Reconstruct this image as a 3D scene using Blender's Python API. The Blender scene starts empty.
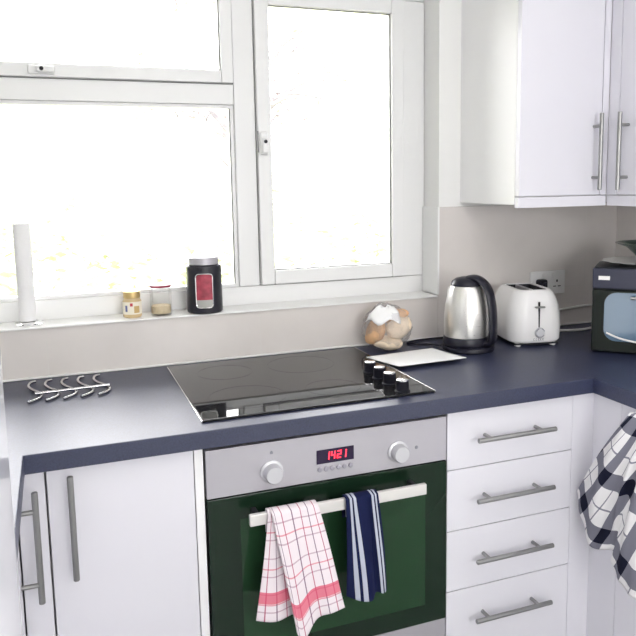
import bpy, bmesh, math, random
from mathutils import Vector, Matrix, noise
random.seed(7)
S = bpy.context.scene
C = S.collection
PI = math.pi

# ------------------------------------------------------------------ materials
def mat(name, col, rough=.5, metal=0., spec=.5, coat=0., bump=0., bscale=200., var=0., vscale=20., emit=None, estr=0., trans=0., ior=1.45):
    m = bpy.data.materials.new(name); m.use_nodes = True
    nt = m.node_tree; p = nt.nodes['Principled BSDF']
    p.inputs['Base Color'].default_value = (*col, 1)
    p.inputs['Roughness'].default_value = rough
    p.inputs['Metallic'].default_value = metal
    p.inputs['Specular IOR Level'].default_value = spec
    p.inputs['Coat Weight'].default_value = coat
    p.inputs['Coat Roughness'].default_value = .08
    p.inputs['IOR'].default_value = ior
    if emit:
        p.inputs['Emission Color'].default_value = (*emit, 1); p.inputs['Emission Strength'].default_value = estr
    tc = nt.nodes.new('ShaderNodeTexCoord')
    if var:
        n = nt.nodes.new('ShaderNodeTexNoise'); n.inputs['Scale'].default_value = vscale; n.inputs['Detail'].default_value = 4
        nt.links.new(tc.outputs['Object'], n.inputs['Vector'])
        r = nt.nodes.new('ShaderNodeValToRGB')
        r.color_ramp.elements[0].position = .3; r.color_ramp.elements[1].position = .7
        r.color_ramp.elements[0].color = (*[max(0, c*(1-var)) for c in col], 1)
        r.color_ramp.elements[1].color = (*[min(1, c*(1+var)) for c in col], 1)
        nt.links.new(n.outputs['Fac'], r.inputs['Fac']); nt.links.new(r.outputs['Color'], p.inputs['Base Color'])
    if bump:
        n2 = nt.nodes.new('ShaderNodeTexNoise'); n2.inputs['Scale'].default_value = bscale; n2.inputs['Detail'].default_value = 3
        nt.links.new(tc.outputs['Object'], n2.inputs['Vector'])
        b = nt.nodes.new('ShaderNodeBump'); b.inputs['Strength'].default_value = bump; b.inputs['Distance'].default_value = .002
        nt.links.new(n2.outputs['Fac'], b.inputs['Height']); nt.links.new(b.outputs['Normal'], p.inputs['Normal'])
    return m

def brushed(name, col, rough=.32, axis='X', metal=.85):
    m = mat(name, col, rough, metal)
    nt = m.node_tree; p = nt.nodes['Principled BSDF']
    tc = nt.nodes.new('ShaderNodeTexCoord'); mp = nt.nodes.new('ShaderNodeMapping')
    sc = [400, 400, 400]; sc['XYZ'.index(axis)] = 3
    mp.inputs['Scale'].default_value = sc
    n = nt.nodes.new('ShaderNodeTexNoise'); n.inputs['Scale'].default_value = 1; n.inputs['Detail'].default_value = 2
    nt.links.new(tc.outputs['Object'], mp.inputs['Vector']); nt.links.new(mp.outputs['Vector'], n.inputs['Vector'])
    mr = nt.nodes.new('ShaderNodeMapRange'); mr.inputs['To Min'].default_value = rough-.08; mr.inputs['To Max'].default_value = rough+.1
    nt.links.new(n.outputs['Fac'], mr.inputs['Value']); nt.links.new(mr.outputs['Result'], p.inputs['Roughness'])
    return m

def clear(name, tint=(1, 1, 1), rough=.0, ior=1.45, milky=0., milk=(.9, .9, .9), fscale=1., wrinkle=0.):
    """Clear sheet: transparent body with fresnel reflections and optional milkiness."""
    m = bpy.data.materials.new(name); m.use_nodes = True; nt = m.node_tree
    for n in list(nt.nodes):
        if n.type != 'OUTPUT_MATERIAL': nt.nodes.remove(n)
    out = nt.nodes['Material Output']
    tr = nt.nodes.new('ShaderNodeBsdfTransparent'); tr.inputs['Color'].default_value = (*tint, 1)
    gl = nt.nodes.new('ShaderNodeBsdfGlossy'); gl.inputs['Roughness'].default_value = rough
    fr = nt.nodes.new('ShaderNodeFresnel'); fr.inputs['IOR'].default_value = ior
    mx = nt.nodes.new('ShaderNodeMixShader'); sc = nt.nodes.new('ShaderNodeMath'); sc.operation = 'MULTIPLY'; sc.inputs[1].default_value = fscale; nt.links.new(fr.outputs['Fac'], sc.inputs[0]); nt.links.new(sc.outputs[0], mx.inputs['Fac'])
    last = tr
    if milky:
        df = nt.nodes.new('ShaderNodeBsdfTranslucent'); df.inputs['Color'].default_value = (*milk, 1)
        d2 = nt.nodes.new('ShaderNodeBsdfDiffuse'); d2.inputs['Color'].default_value = (*milk, 1)
        m2 = nt.nodes.new('ShaderNodeMixShader'); nt.links.new(df.outputs[0], m2.inputs[1]); nt.links.new(d2.outputs[0], m2.inputs[2])
        m3 = nt.nodes.new('ShaderNodeMixShader'); m3.inputs['Fac'].default_value = milky
        nt.links.new(tr.outputs[0], m3.inputs[1]); nt.links.new(m2.outputs[0], m3.inputs[2]); last = m3
    if wrinkle:
        tc = nt.nodes.new('ShaderNodeTexCoord'); n = nt.nodes.new('ShaderNodeTexNoise'); n.inputs['Scale'].default_value = 38; n.inputs['Detail'].default_value = 3; n.inputs['Distortion'].default_value = 1.5
        nt.links.new(tc.outputs['Object'], n.inputs['Vector'])
        bu = nt.nodes.new('ShaderNodeBump'); bu.inputs['Strength'].default_value = wrinkle; bu.inputs['Distance'].default_value = .012
        nt.links.new(n.outputs['Fac'], bu.inputs['Height']); nt.links.new(bu.outputs['Normal'], gl.inputs['Normal']); nt.links.new(bu.outputs['Normal'], fr.inputs['Normal'])
    nt.links.new(last.outputs[0], mx.inputs[1]); nt.links.new(gl.outputs[0], mx.inputs[2])
    nt.links.new(mx.outputs[0], out.inputs['Surface'])
    return m

def node(nt, t, **kw):
    n = nt.nodes.new(t)
    for k, v in kw.items(): setattr(n, k, v)
    return n
def mth(nt, op, a, b=None):
    n = nt.nodes.new('ShaderNodeMath'); n.operation = op
    for i, v in enumerate((a, b)):
        if v is None: continue
        if isinstance(v, (int, float)): n.inputs[i].default_value = v
        else: nt.links.new(v, n.inputs[i])
    return n.outputs[0]
def line(nt, coord, period, width, offset=0.):
    """1 inside a stripe of the given width repeating with the period."""
    a = mth(nt, 'ADD', coord, offset + 100*period)
    a = mth(nt, 'MODULO', a, period)
    return mth(nt, 'LESS_THAN', a, width)
def band(nt, coord, lo, hi):
    return mth(nt, 'MULTIPLY', mth(nt, 'GREATER_THAN', coord, lo), mth(nt, 'LESS_THAN', coord, hi))
def cloth_mat(name, ground, layers, rough=.9, bscale=900):
    """layers: function(nt, u, v) -> list of (mask socket, colour, strength)"""
    m = mat(name, ground, rough, spec=.15)
    nt = m.node_tree; p = nt.nodes['Principled BSDF']
    uv = node(nt, 'ShaderNodeTexCoord'); sp = node(nt, 'ShaderNodeSeparateXYZ')
    nt.links.new(uv.outputs['UV'], sp.inputs[0])
    cur = node(nt, 'ShaderNodeRGB'); cur.outputs[0].default_value = (*ground, 1); cur = cur.outputs[0]
    for msk, col, st in layers(nt, sp.outputs['X'], sp.outputs['Y']):
        mx = node(nt, 'ShaderNodeMix', data_type='RGBA')
        nt.links.new(mth(nt, 'MULTIPLY', msk, st), mx.inputs[0]); nt.links.new(cur, mx.inputs[6]); mx.inputs[7].default_value = (*col, 1)
        cur = mx.outputs[2]
    nt.links.new(cur, p.inputs['Base Color'])
    n = node(nt, 'ShaderNodeTexNoise'); n.inputs['Scale'].default_value = bscale
    nt.links.new(uv.outputs['UV'], n.inputs['Vector'])
    b = node(nt, 'ShaderNodeBump'); b.inputs['Strength'].default_value = .3; b.inputs['Distance'].default_value = .001
    nt.links.new(n.outputs['Fac'], b.inputs['Height']); nt.links.new(b.outputs['Normal'], p.inputs['Normal'])
    return m

M = {}
M['plaster'] = mat('plaster', (.86, .86, .845), .75, bump=.1, bscale=120)
M['ceiling'] = mat('ceiling_paint', (.85, .85, .84), .8)
M['floor'] = mat('floor_vinyl', (.25, .25, .245), .4, var=.2, vscale=8)
M['laminate'] = mat('white_laminate', (.76, .75, .805), .30, spec=.5, var=.012, vscale=3)
M['carcass'] = mat('white_carcass', (.88, .875, .88), .4)
M['tall_gloss'] = mat('white_gloss', (.80, .80, .84), .10, spec=.6)
M['upvc'] = mat('white_upvc', (.82, .82, .82), .3)
M['gasket'] = mat('dark_gasket', (.22, .22, .22), .6)
M['sill_and_glare'] = mat('sill_and_glare_white', (.86, .86, .85), .35)
M['seal'] = mat('white_sealant', (.85, .84, .82), .4)
M['worktop'] = mat('navy_worktop', (.027, .033, .074), .41, spec=.85, var=.25, vscale=260, bump=.12, bscale=420)
M['steel'] = brushed('brushed_steel', (.50, .485, .525), .40, metal=.45)
M['handle'] = mat('satin_nickel', (.33, .33, .325), .36, .9)
M['chrome'] = mat('chrome', (.85, .85, .85), .12, 1.)
M['wire'] = mat('chrome_wire', (.58, .58, .59), .22, 1.)
M['kettle_steel'] = brushed('kettle_steel', (.84, .83, .80), .30, 'X', .9)
M['black_glass'] = mat('black_glass', (.010, .011, .014), .03, spec=.6)
M['hob_glass'] = mat('hob_glass', (.012, .012, .013), .025, spec=.65)
M['oven_glass'] = mat('oven_glass', (.007, .021, .011), .04, spec=.5)
M['oven_inner'] = mat('oven_inner_glass', (.016, .050, .022), .06, spec=.5)
M['mini_black'] = mat('mini_oven_black', (.011, .015, .012), .5, spec=.25)
M['black'] = mat('black_plastic', (.012, .012, .022), .34)
M['knob_black'] = mat('knob_black', (.008, .008, .014), .5, spec=.25)
M['matte_black'] = mat('matte_black', (.02, .02, .025), .6)
M['navy_black'] = mat('navy_black_paint', (.014, .018, .024), .35)
M['panel_blue'] = mat('blue_grey_panel', (.035, .037, .062), .4, spec=.3)
M['white_plastic'] = mat('white_plastic', (.85, .84, .84), .25)
M['silver'] = mat('silver_knob', (.60, .60, .63), .35, .3)
M['button_grey'] = mat('button_grey', (.36, .35, .40), .4)
M['bar'] = mat('pale_bar', (.78, .76, .74), .35, .35)
M['display'] = mat('display_window', (.03, .02, .05), .15)
M['red_led'] = mat('red_led', (.9, .03, .05), .4, emit=(1., .03, .06), estr=2.2)
M['dim_led'] = mat('dim_led', (.35, .05, .10), .4, emit=(.8, .10, .2), estr=.35)
M['print'] = mat('grey_print', (.28, .28, .32), .6)
M['paper'] = mat('tissue_paper', (.86, .85, .86), .9, spec=.1, bump=.5, bscale=160)
M['card'] = mat('white_card', (.90, .90, .90), .6)
M['bread_crust'] = mat('bread_crust', (.66, .40, .22), .7, var=.3, vscale=25, bump=.3, bscale=60)
M['bread_pale'] = mat('bread_crumb', (.86, .72, .55), .8, var=.15, vscale=40, bump=.4, bscale=90)
M['bag'] = clear('plastic_film', (.98, .98, .99), rough=.10, ior=1.4, milky=.20, milk=(.96, .95, .96), fscale=.55, wrinkle=1.)
M['glass'] = clear('window_glass', (.98, .99, .98))
M['jar_glass'] = clear('jar_glass', (.98, .985, .98), ior=1.35, fscale=.35)
M['gold'] = mat('gold_lid', (.62, .45, .20), .35, .6)
M['redlid'] = mat('dark_red_lid', (.28, .02, .05), .4)
M['label'] = mat('cream_label', (.86, .80, .68), .6)
M['label_red'] = mat('label_red', (.55, .06, .08), .6)
M['label_blue'] = mat('label_blue', (.15, .17, .35), .6)
M['label_tan'] = mat('label_tan', (.60, .42, .18), .6)
M['honey'] = mat('tan_spread', (.66, .50, .28), .4)
M['yeast'] = mat('tan_grains', (.62, .52, .36), .85, var=.2, vscale=300)
M['canister'] = mat('charcoal_enamel', (.018, .018, .026), .3)
M['pinkfill'] = mat('red_packets', (.40, .060, .09), .5, var=.35, vscale=40)
M['greyfill'] = mat('grey_fill', (.45, .45, .43), .6)
M['cable'] = mat('white_cable', (.82, .82, .80), .4)
M['greenglass'] = mat('dark_green_glass', (.015, .055, .035), .08, spec=.6)
M['plate'] = mat('white_china', (.84, .84, .82), .2)
M['mini_glass'] = mat('mini_oven_glass', (.095, .16, .235), .12, spec=.35)
M['bark'] = mat('bark', (.15, .14, .145), .9, var=.2, vscale=12)
M['leaf'] = mat('leaf', (.50, .53, .33), .6, var=.3, vscale=2)
M['leaf_pink'] = mat('leaf_pink', (.30, .20, .20), .6, var=.2, vscale=3)
M['lawn'] = mat('lawn', (.46, .48, .30), .9, var=.3, vscale=.8)
M['fillglow'] = mat('fill_diffuser', (.9, .9, .9), .5, emit=(1, .955, .985), estr=3.2)

def tile_mat(name, horiz):
    m = mat(name, (.5, .46, .44), .16, spec=.5); nt = m.node_tree; p = nt.nodes['Principled BSDF']
    g = node(nt, 'ShaderNodeNewGeometry'); sp = node(nt, 'ShaderNodeSeparateXYZ'); nt.links.new(g.outputs['Position'], sp.inputs[0])
    h = sp.outputs['X' if horiz == 'X' else 'Y']; off = -.157 + .0015 if horiz == 'X' else -.157+.0015
    a = line(nt, h, .603, .003, off); b = line(nt, sp.outputs['Z'], .30, .003, -1.0485)
    msk = mth(nt, 'MAXIMUM', a, b)
    n = node(nt, 'ShaderNodeTexNoise'); n.inputs['Scale'].default_value = 5; n.inputs['Detail'].default_value = 5
    nt.links.new(g.outputs['Position'], n.inputs['Vector'])
    r = node(nt, 'ShaderNodeValToRGB'); r.color_ramp.elements[0].position = .3; r.color_ramp.elements[1].position = .7
    r.color_ramp.elements[0].color = (.67, .63, .605, 1); r.color_ramp.elements[1].color = (.73, .69, .665, 1)
    nt.links.new(n.outputs['Fac'], r.inputs['Fac'])
    mx = node(nt, 'ShaderNodeMix', data_type='RGBA'); nt.links.new(msk, mx.inputs[0]); nt.links.new(r.outputs['Color'], mx.inputs[6])
    mx.inputs[7].default_value = (.69, .66, .635, 1); nt.links.new(mx.outputs[2], p.inputs['Base Color'])
    bp = node(nt, 'ShaderNodeBump'); bp.inputs['Strength'].default_value = .3; bp.inputs['Distance'].default_value = .001; bp.invert = True
    nt.links.new(msk, bp.inputs['Height']); nt.links.new(bp.outputs['Normal'], p.inputs['Normal'])
    return m
M['tiles_x'] = tile_mat('wall_tiles', 'X'); M['tiles_y'] = tile_mat('wall_tiles_side', 'Y')

# ------------------------------------------------------------------ geometry helpers
def nb(): return bmesh.new()
def box(bm, x0, x1, y0, y1, z0, z1, bev=0., seg=2):
    r = bmesh.ops.create_cube(bm, size=1.)
    vs = r['verts']
    for v in vs:
        v.co = Vector(((x0+x1)/2 + v.co.x*(x1-x0), (y0+y1)/2 + v.co.y*(y1-y0), (z0+z1)/2 + v.co.z*(z1-z0)))
    if bev:
        es = list({e for v in vs for e in v.link_edges})
        bmesh.ops.bevel(bm, geom=es, offset=bev, segments=seg, affect='EDGES', profile=.5)
    return bm
def frame_basis(d):
    d = d.normalized(); a = Vector((0, 0, 1)) if abs(d.z) < .9 else Vector((1, 0, 0))
    u = d.cross(a).normalized(); return u, d.cross(u).normalized()
def tube(bm, pts, r, seg=12, cap=True, closed=False, flat=None):
    """round (or elliptical, flat=(ru,rv,refdir)) tube through the points"""
    pts = [Vector(p) for p in pts]; n = len(pts); rings = []
    u = None
    for i, p in enumerate(pts):
        if closed: d = pts[(i+1) % n] - pts[i-1]
        else: d = pts[min(i+1, n-1)] - pts[max(i-1, 0)]
        d.normalize()
        if flat:
            u = Vector(flat[2]); u = (u - d*u.dot(d)).normalized(); w = d.cross(u); ru, rv = flat[0], flat[1]
        else:
            if u is None: u, w = frame_basis(d)
            else:
                u = (u - d*u.dot(d)).normalized(); w = d.cross(u)
            rr = r[i] if isinstance(r, (list, tuple)) else r; ru = rv = rr
        rings.append([bm.verts.new(p + u*math.cos(2*PI*k/seg)*ru + w*math.sin(2*PI*k/seg)*rv) for k in range(seg)])
    for i in range(n if closed else n-1):
        a, b = rings[i], rings[(i+1) % n]
        for k in range(seg): bm.faces.new((a[k], a[(k+1) % seg], b[(k+1) % seg], b[k]))
    if cap and not closed:
        bm.faces.new(list(reversed(rings[0]))); bm.faces.new(rings[-1])
    return bm
def rod(bm, a, b, r, seg=14, bev=.0):
    a, b = Vector(a), Vector(b)
    if not bev: return tube(bm, [a, b], r, seg)
    d = (b-a).normalized()
    return tube(bm, [a, a+d*bev, b-d*bev, b], [r-bev, r, r, r-bev], seg)
def lathe(bm, prof, c=(0, 0, 0), seg=40, axis=None):
    """prof: (radius, height) pairs; closed at ends where radius is 0"""
    c = Vector(c); ax = Vector(axis).normalized() if axis else Vector((0, 0, 1))
    if axis: u, w = frame_basis(ax)
    else: u, w = Vector((1, 0, 0)), Vector((0, 1, 0))
    rings = []
    for r, h in prof:
        if r <= 1e-6: rings.append([bm.verts.new(c + ax*h)])
        else: rings.append([bm.verts.new(c + ax*h + u*r*math.cos(2*PI*k/seg) + w*r*math.sin(2*PI*k/seg)) for k in range(seg)])
    for a, b in zip(rings[:-1], rings[1:]):
        if len(a) == 1 and len(b) == 1: continue
        for k in range(seg):
            k2 = (k+1) % seg
            if len(a) == 1: bm.faces.new((a[0], b[k2], b[k]))
            elif len(b) == 1: bm.faces.new((a[k], a[k2], b[0]))
            else: bm.faces.new((a[k], a[k2], b[k2], b[k]))
    return bm
def prism(bm, poly, z0, z1, bev=0.):
    lo = [bm.verts.new((x, y, z0)) for x, y in poly]; hi = [bm.verts.new((x, y, z1)) for x, y in poly]
    n = len(poly); fs = [bm.faces.new(hi), bm.faces.new(list(reversed(lo)))]
    for i in range(n): fs.append(bm.faces.new((lo[i], lo[(i+1) % n], hi[(i+1) % n], hi[i])))
    bmesh.ops.recalc_face_normals(bm, faces=fs)
    if bev:
        es = [e for e in bm.edges if abs(e.verts[0].co.z-z1) < 1e-6 and abs(e.verts[1].co.z-z1) < 1e-6]
        bmesh.ops.bevel(bm, geom=es, offset=bev, segments=2, affect='EDGES', profile=.5)
    return bm
def obj(name, bm, m, parent=None, local=False, wn=True, ang=38):
    bmesh.ops.recalc_face_normals(bm, faces=bm.faces[:])
    if parent and not local:
        # parents here are Empties or meshes whose world matrix is a pure translation
        p, off = parent, Vector((0, 0, 0))
        while p: off += p.location; p = p.parent
        bmesh.ops.translate(bm, verts=bm.verts[:], vec=-off)
    me = bpy.data.meshes.new(name); bm.to_mesh(me); bm.free()
    for pg in me.polygons: pg.use_smooth = True
    me.set_sharp_from_angle(angle=math.radians(ang))
    me.materials.append(M[m] if isinstance(m, str) else m)
    o = bpy.data.objects.new(name, me); C.objects.link(o)
    if parent: o.parent = parent
    if wn:
        w = o.modifiers.new('even_shading', 'WEIGHTED_NORMAL'); w.keep_sharp = True; w.weight = 100
    return o
def thing(name, label, cat, loc=(0, 0, 0), rz=0., group=None):
    o = bpy.data.objects.new(name, None); C.objects.link(o); o.empty_display_size = .05
    o.location = loc; o.rotation_euler = (0, 0, rz); tag(o, label, cat, group); return o
def tag(o, label, cat, group=None, kind=None):
    o['label'] = label; o['category'] = cat
    if group: o['group'] = group
    if kind: o['kind'] = kind
    return o
def lab(o, label): o['label'] = label; return o
def struct(name, bm, m, parent=None, label=None):
    o = obj(name, bm, m, parent)
    if not parent: o['kind'] = 'structure'
    if label: o['label'] = label
    return o
def cr(pts, n):
    """Catmull-Rom resample of a list of tuples into n+1 points"""
    P = [Vector(p) for p in pts]; out = []
    for i in range(n+1):
        t = i/n*(len(P)-1); k = min(int(t), len(P)-2); f = t-k
        p0, p1, p2, p3 = P[max(k-1, 0)], P[k], P[k+1], P[min(k+2, len(P)-1)]
        out.append(.5*((2*p1) + (p2-p0)*f + (2*p0-5*p1+4*p2-p3)*f*f + (3*p1-p0-3*p2+p3)*f**3))
    return out
def sheet(name, grid, uvf, m, parent=None, thick=.0022):
    """cloth: grid[row][col] of points, uvf(row frac, col frac, r, c)->(u,v)"""
    bm = nb(); uvl = bm.loops.layers.uv.new('UVMap'); R, K = len(grid), len(grid[0])
    vs = [[bm.verts.new(p) for p in row] for row in grid]
    for r in range(R-1):
        for c in range(K-1):
            f = bm.faces.new((vs[r][c], vs[r][c+1], vs[r+1][c+1], vs[r+1][c]))
            for l, (a, b) in zip(f.loops, ((r, c), (r, c+1), (r+1, c+1), (r+1, c))): l[uvl].uv = uvf(a/(R-1), b/(K-1))
    o = obj(name, bm, m, parent, wn=False, ang=80)
    s = o.modifiers.new('thickness', 'SOLIDIFY'); s.thickness = thick; s.offset = 0
    return o

# ------------------------------------------------------------------ setting
XL, XR, YB = -.51, 2.11, -3.7          # left wall, right wall, wall behind the camera
ZC = 2.42
WX0, WX1, WZ0, WZ1 = -.36, 1.375, 1.030, 2.10     # window hole
box(b := nb(), XL-.1, XR+.1, YB-.1, .30, -.06, 0); struct('floor', b, 'floor')
box(b := nb(), XL-.1, XR+.1, YB-.1, .30, ZC, ZC+.08); struct('ceiling', b, 'ceiling')
b = nb()
box(b, XL-.1, XR+.1, 0, .28, 0, WZ0); box(b, XL-.1, XR+.1, 0, .28, WZ1, ZC)
box(b, XL-.1, WX0, 0, .28, WZ0, WZ1); box(b, WX1, XR+.1, 0, .28, WZ0, WZ1)
wall_back = struct('wall_back', b, 'plaster')
b = nb()
box(b, XL, 1.3685, -.009, -.0005, .86, 1.049, .0015); box(b, 1.3685, XR, -.009, -.0005, .86, 1.345, .0015)
struct('tile_splashback', b, 'tiles_x', wall_back)
struct('reveal_lining', box(nb(), 1.3665, 1.3745, -.0092, .098, 1.056, 1.345, .0015), 'sill_and_glare', wall_back)  # tiled reveal coloured white to stand in for the window's glare
GY0, GY1, GZ0, GZ1 = -3.60, -1.80, .10, 2.10        # unseen glazed opening added in the left wall to bring in side light
b = nb(); box(b, XL-.1, XL, YB, GY0, 0, ZC); box(b, XL-.1, XL, GY1, 0, 0, ZC); box(b, XL-.1, XL, GY0, GY1, GZ1, ZC); box(b, XL-.1, XL, GY0, GY1, 0, GZ0)
struct('wall_left', b, 'plaster')
b = nb(); box(b, XL-.08, XL-.02, GY0+.001, GY0+.08, GZ0+.001, GZ1-.001, .004); box(b, XL-.08, XL-.02, GY1-.08, GY1-.001, GZ0+.001, GZ1-.001, .004)
box(b, XL-.08, XL-.02, GY0+.08, GY1-.08, GZ0+.001, GZ0+.15, .004); box(b, XL-.08, XL-.02, GY0+.08, GY1-.08, GZ1-.08, GZ1-.001, .004)
gd = struct('fill_door', b, 'upvc')
struct('glass_pane', box(nb(), XL-.053, XL-.047, GY0+.08, GY1-.08, GZ0+.15, GZ1-.08), 'glass', gd)
wr = struct('wall_right', box(nb(), XR, XR+.1, YB, 0, 0, ZC), 'plaster')
struct('tile_splashback', box(nb(), XR-.009, XR-.0005, -1.9, -.0095, .86, 1.345, .0015), 'tiles_y', wr)
RX0, RX1, RZ0, RZ1 = .30, 1.55, 1.00, 2.00          # unseen window added behind the viewpoint for low frontal fill light
b = nb()
box(b, XL-.1, RX0, YB-.12, YB, 0, ZC); box(b, RX1, XR+.1, YB-.12, YB, 0, ZC); box(b, RX0, RX1, YB-.12, YB, RZ1, ZC); box(b, RX0, RX1, YB-.12, YB, 0, RZ0)
struct('wall_rear', b, 'plaster')
d = bpy.data.objects.new('fill_window', None); C.objects.link(d); d['kind'] = 'structure'; d.location = (.9, YB, RZ0)
b = nb(); e_ = .001
box(b, RX0+e_, RX0+.06, YB-.09, YB-.03, RZ0+e_, RZ1-e_); box(b, RX1-.06, RX1-e_, YB-.09, YB-.03, RZ0+e_, RZ1-e_); box(b, RX0+.06, RX1-.06, YB-.09, YB-.03, RZ0+e_, RZ0+.06); box(b, RX0+.06, RX1-.06, YB-.09, YB-.03, RZ1-.06, RZ1-e_)
struct('window_frame', b, 'upvc', d)
struct('glass_pane', box(nb(), RX0+.06, RX1-.06, YB-.063, YB-.057, RZ0+.06, RZ1-.06), 'glass', d)
# seal line at the back of the worktop
struct('trim_1', box(nb(), XL, XR-.01, -.0150, -.0095, .9103, .9165, .002), 'seal', None, 'thin pale sealant line along the back of the worktop')

# ------------------------------------------------------------------ window over the worktop
FY = .100      # room-side face of the frame
win = bpy.data.objects.new('window_1', None); C.objects.link(win); win['kind'] = 'structure'; win.location = (.5, FY, WZ0)
b = nb()
B = .004
box(b, WX0, WX1-.0005, FY, FY+.07, WZ0+.004, 1.110, B)                # bottom rail
box(b, WX0, WX1-.0005, FY, FY+.07, 2.012, WZ1, B)                     # head
box(b, 1.296, WX1-.0008, FY, FY+.07, 1.1105, 2.0115, B)               # right jamb
box(b, .727, .792, FY, FY+.07, 1.1105, 2.0115, B)                     # mullion
box(b, WX0, WX0+.07, FY, FY+.07, 1.1105, 2.0115, B)
box(b, WX0+.0705, .7265, FY, FY+.07, 1.668, 1.728, B)                 # transom
struct('window_frame', b, 'upvc', win)
def sash(x0, x1, z0, z1, w, y0):
    b = nb(); g = .0025
    box(b, x0, x0+w, y0, y0+.055, z0, z1, .004); box(b, x1-w, x1, y0, y0+.055, z0, z1, .004)
    box(b, x0+w, x1-w, y0, y0+.055, z0, z0+w, .004); box(b, x0+w, x1-w, y0, y0+.055, z1-w, z1, .004)
    o = struct('window_sash', b, 'upvc', win)
    b = nb(); q = .003
    for (a0, a1, c0, c1) in ((x0+w, x0+w+q, z0+w, z1-w), (x1-w-q, x1-w, z0+w, z1-w), (x0+w, x1-w, z0+w, z0+w+q), (x0+w, x1-w, z1-w-q, z1-w)):
        box(b, a0, a1, y0+.012, y0+.016, c0, c1)
    struct('gasket', b, 'gasket', o)
    struct('glass_pane', box(nb(), x0+w, x1-w, y0+.022, y0+.028, z0+w, z1-w), 'glass', o)
    return o
s1 = sash(.7945, 1.2935, 1.1130, 2.0095, .044, FY-.014)
s2 = sash(-.282, .7245, 1.7305, 2.0095, .036, FY-.014)
# dark shadow gap behind the sash edges is the rebate gasket
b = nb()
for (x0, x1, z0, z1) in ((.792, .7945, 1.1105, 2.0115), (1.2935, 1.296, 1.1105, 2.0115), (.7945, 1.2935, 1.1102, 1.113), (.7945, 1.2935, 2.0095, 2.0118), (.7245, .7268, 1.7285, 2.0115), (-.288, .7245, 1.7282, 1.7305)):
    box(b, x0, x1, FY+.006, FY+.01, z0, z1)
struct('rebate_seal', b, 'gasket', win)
# fixed lower light
b = nb(); q = .010
box(b, WX0+.0705, WX0+.0805, FY+.012, FY+.05, 1.1105, 1.6675); box(b, .7165, .7265, FY+.012, FY+.05, 1.1105, 1.6675)
box(b, WX0+.0805, .7165, FY+.012, FY+.05, 1.1105, 1.1205); box(b, WX0+.0805, .7165, FY+.012, FY+.05, 1.6575, 1.6675)
fx = struct('glazing_bead', b, 'upvc', win)
struct('gasket', box(nb(), .7135, .7165, FY+.016, FY+.02, 1.1205, 1.6575), 'gasket', fx)
struct('glass_pane', box(nb(), WX0+.0805, .7165, FY+.028, FY+.034, 1.1205, 1.6575), 'glass', win)
# handles
def whandle(x, z, vert, sash_o):
    b = nb(); y = FY-.014
    if vert:
        box(b, x-.013, x+.013, y-.012, y-.0002, z-.040, z+.030, .005); box(b, x-.009, x+.009, y-.026, y-.0122, z-.036, z+.013, .006)
    else:
        box(b, x-.035, x+.035, y-.012, y-.0002, z-.012, z+.012, .005); box(b, x-.014, x+.034, y-.032, y-.0122, z-.009, z+.009, .006)
    h = struct('window_handle', b, 'upvc', sash_o)
    b = nb(); yy = y-.0260 if vert else y-.0320
    lathe(b, [(0, .0022), (.0055, .0022), (.0055, 0)], (x, yy+.0005, z), 16, (0, -1, 0)); struct('lock_button', b, 'matte_black', h)
struct('shade_strip', box(nb(), .7930, .7962, FY-.017, FY-.0142, 1.525, 1.590, .001), 'gasket', win); whandle(.812, 1.557, True, s1); whandle(.190, 1.748, False, s2)  # dark strip stands in for the shade beside the casement handle
# sill board
struct('window_sill', box(nb(), XL+.002, 1.3658, -.016, FY-.0005, 1.049, 1.054, .002), 'sill_and_glare', win)

# ------------------------------------------------------------------ outside
gl = struct('ground', box(nb(), -30, 34, .6, 60, -.5, -.3), 'lawn')
def garden_tree(x, y, h, label, leafm, nleaf, seed, cr_r, cz, lsz):
    rnd = random.Random(seed)
    t = thing('garden_tree', label, 'tree', (x, y, -.3))
    b = nb(); tube(b, [(x, y, -.32), (x+.05, y, cz*.45), (x-.04, y+.05, cz), (x+.02, y, cz+cr_r*.7)], [.10, .08, .055, .02], 10)
    ends = []
    for i in range(16):
        a = rnd.uniform(0, 2*PI); z0 = cz + rnd.uniform(-.6, .5)*cr_r; rr = cr_r*rnd.uniform(.6, 1.0)
        e = Vector((x+rr*math.cos(a), y+rr*math.sin(a), z0+rnd.uniform(.0, .7)*cr_r)); s = Vector((x, y, z0)); mid = (s+e)/2 + Vector((0, 0, .12*cr_r))
        tube(b, cr([s, mid, e], 8), [.030*(1-.1*k) for k in range(9)], 6); ends.append((s, mid, e))
        for j in range(3):
            f = rnd.uniform(.4, .95); p = s.lerp(e, f); q = p + Vector((rnd.uniform(-1, 1), rnd.uniform(-1, 1), rnd.uniform(-.3, .8)))*cr_r*.3
            tube(b, [p, p.lerp(q, .5)+Vector((0, 0, .03)), q], [.012, .009, .005], 5); ends.append((p, p.lerp(q, .5), q))
    obj('trunk', b, 'bark', t)
    b = nb()
    for i in range(nleaf):
        s, mid, e = rnd.choice(ends); p = s.lerp(e, rnd.uniform(.35, 1.05)) + Vector([rnd.gauss(0, .09)*cr_r for _ in range(3)])
        n = Vector([rnd.gauss(0, 1) for _ in range(3)]).normalized(); u, w = frame_basis(n); L = lsz*rnd.uniform(.6, 1.2)
        v = [bm_v for bm_v in (b.verts.new(p-u*L), b.verts.new(p+w*L*.45+n*L*.12), b.verts.new(p+u*L), b.verts.new(p-w*L*.45+n*L*.12))]
        b.faces.new(v)
    f = obj('foliage', b, leafm, t); return t
garden_tree(1.58, 3.3, 2, 'slender pinkish tree blown out by daylight behind the opening casement pane', 'leaf_pink', 500, 3, 1.0, 2.0, .045)
rn = random.Random(5); b = nb()
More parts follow.
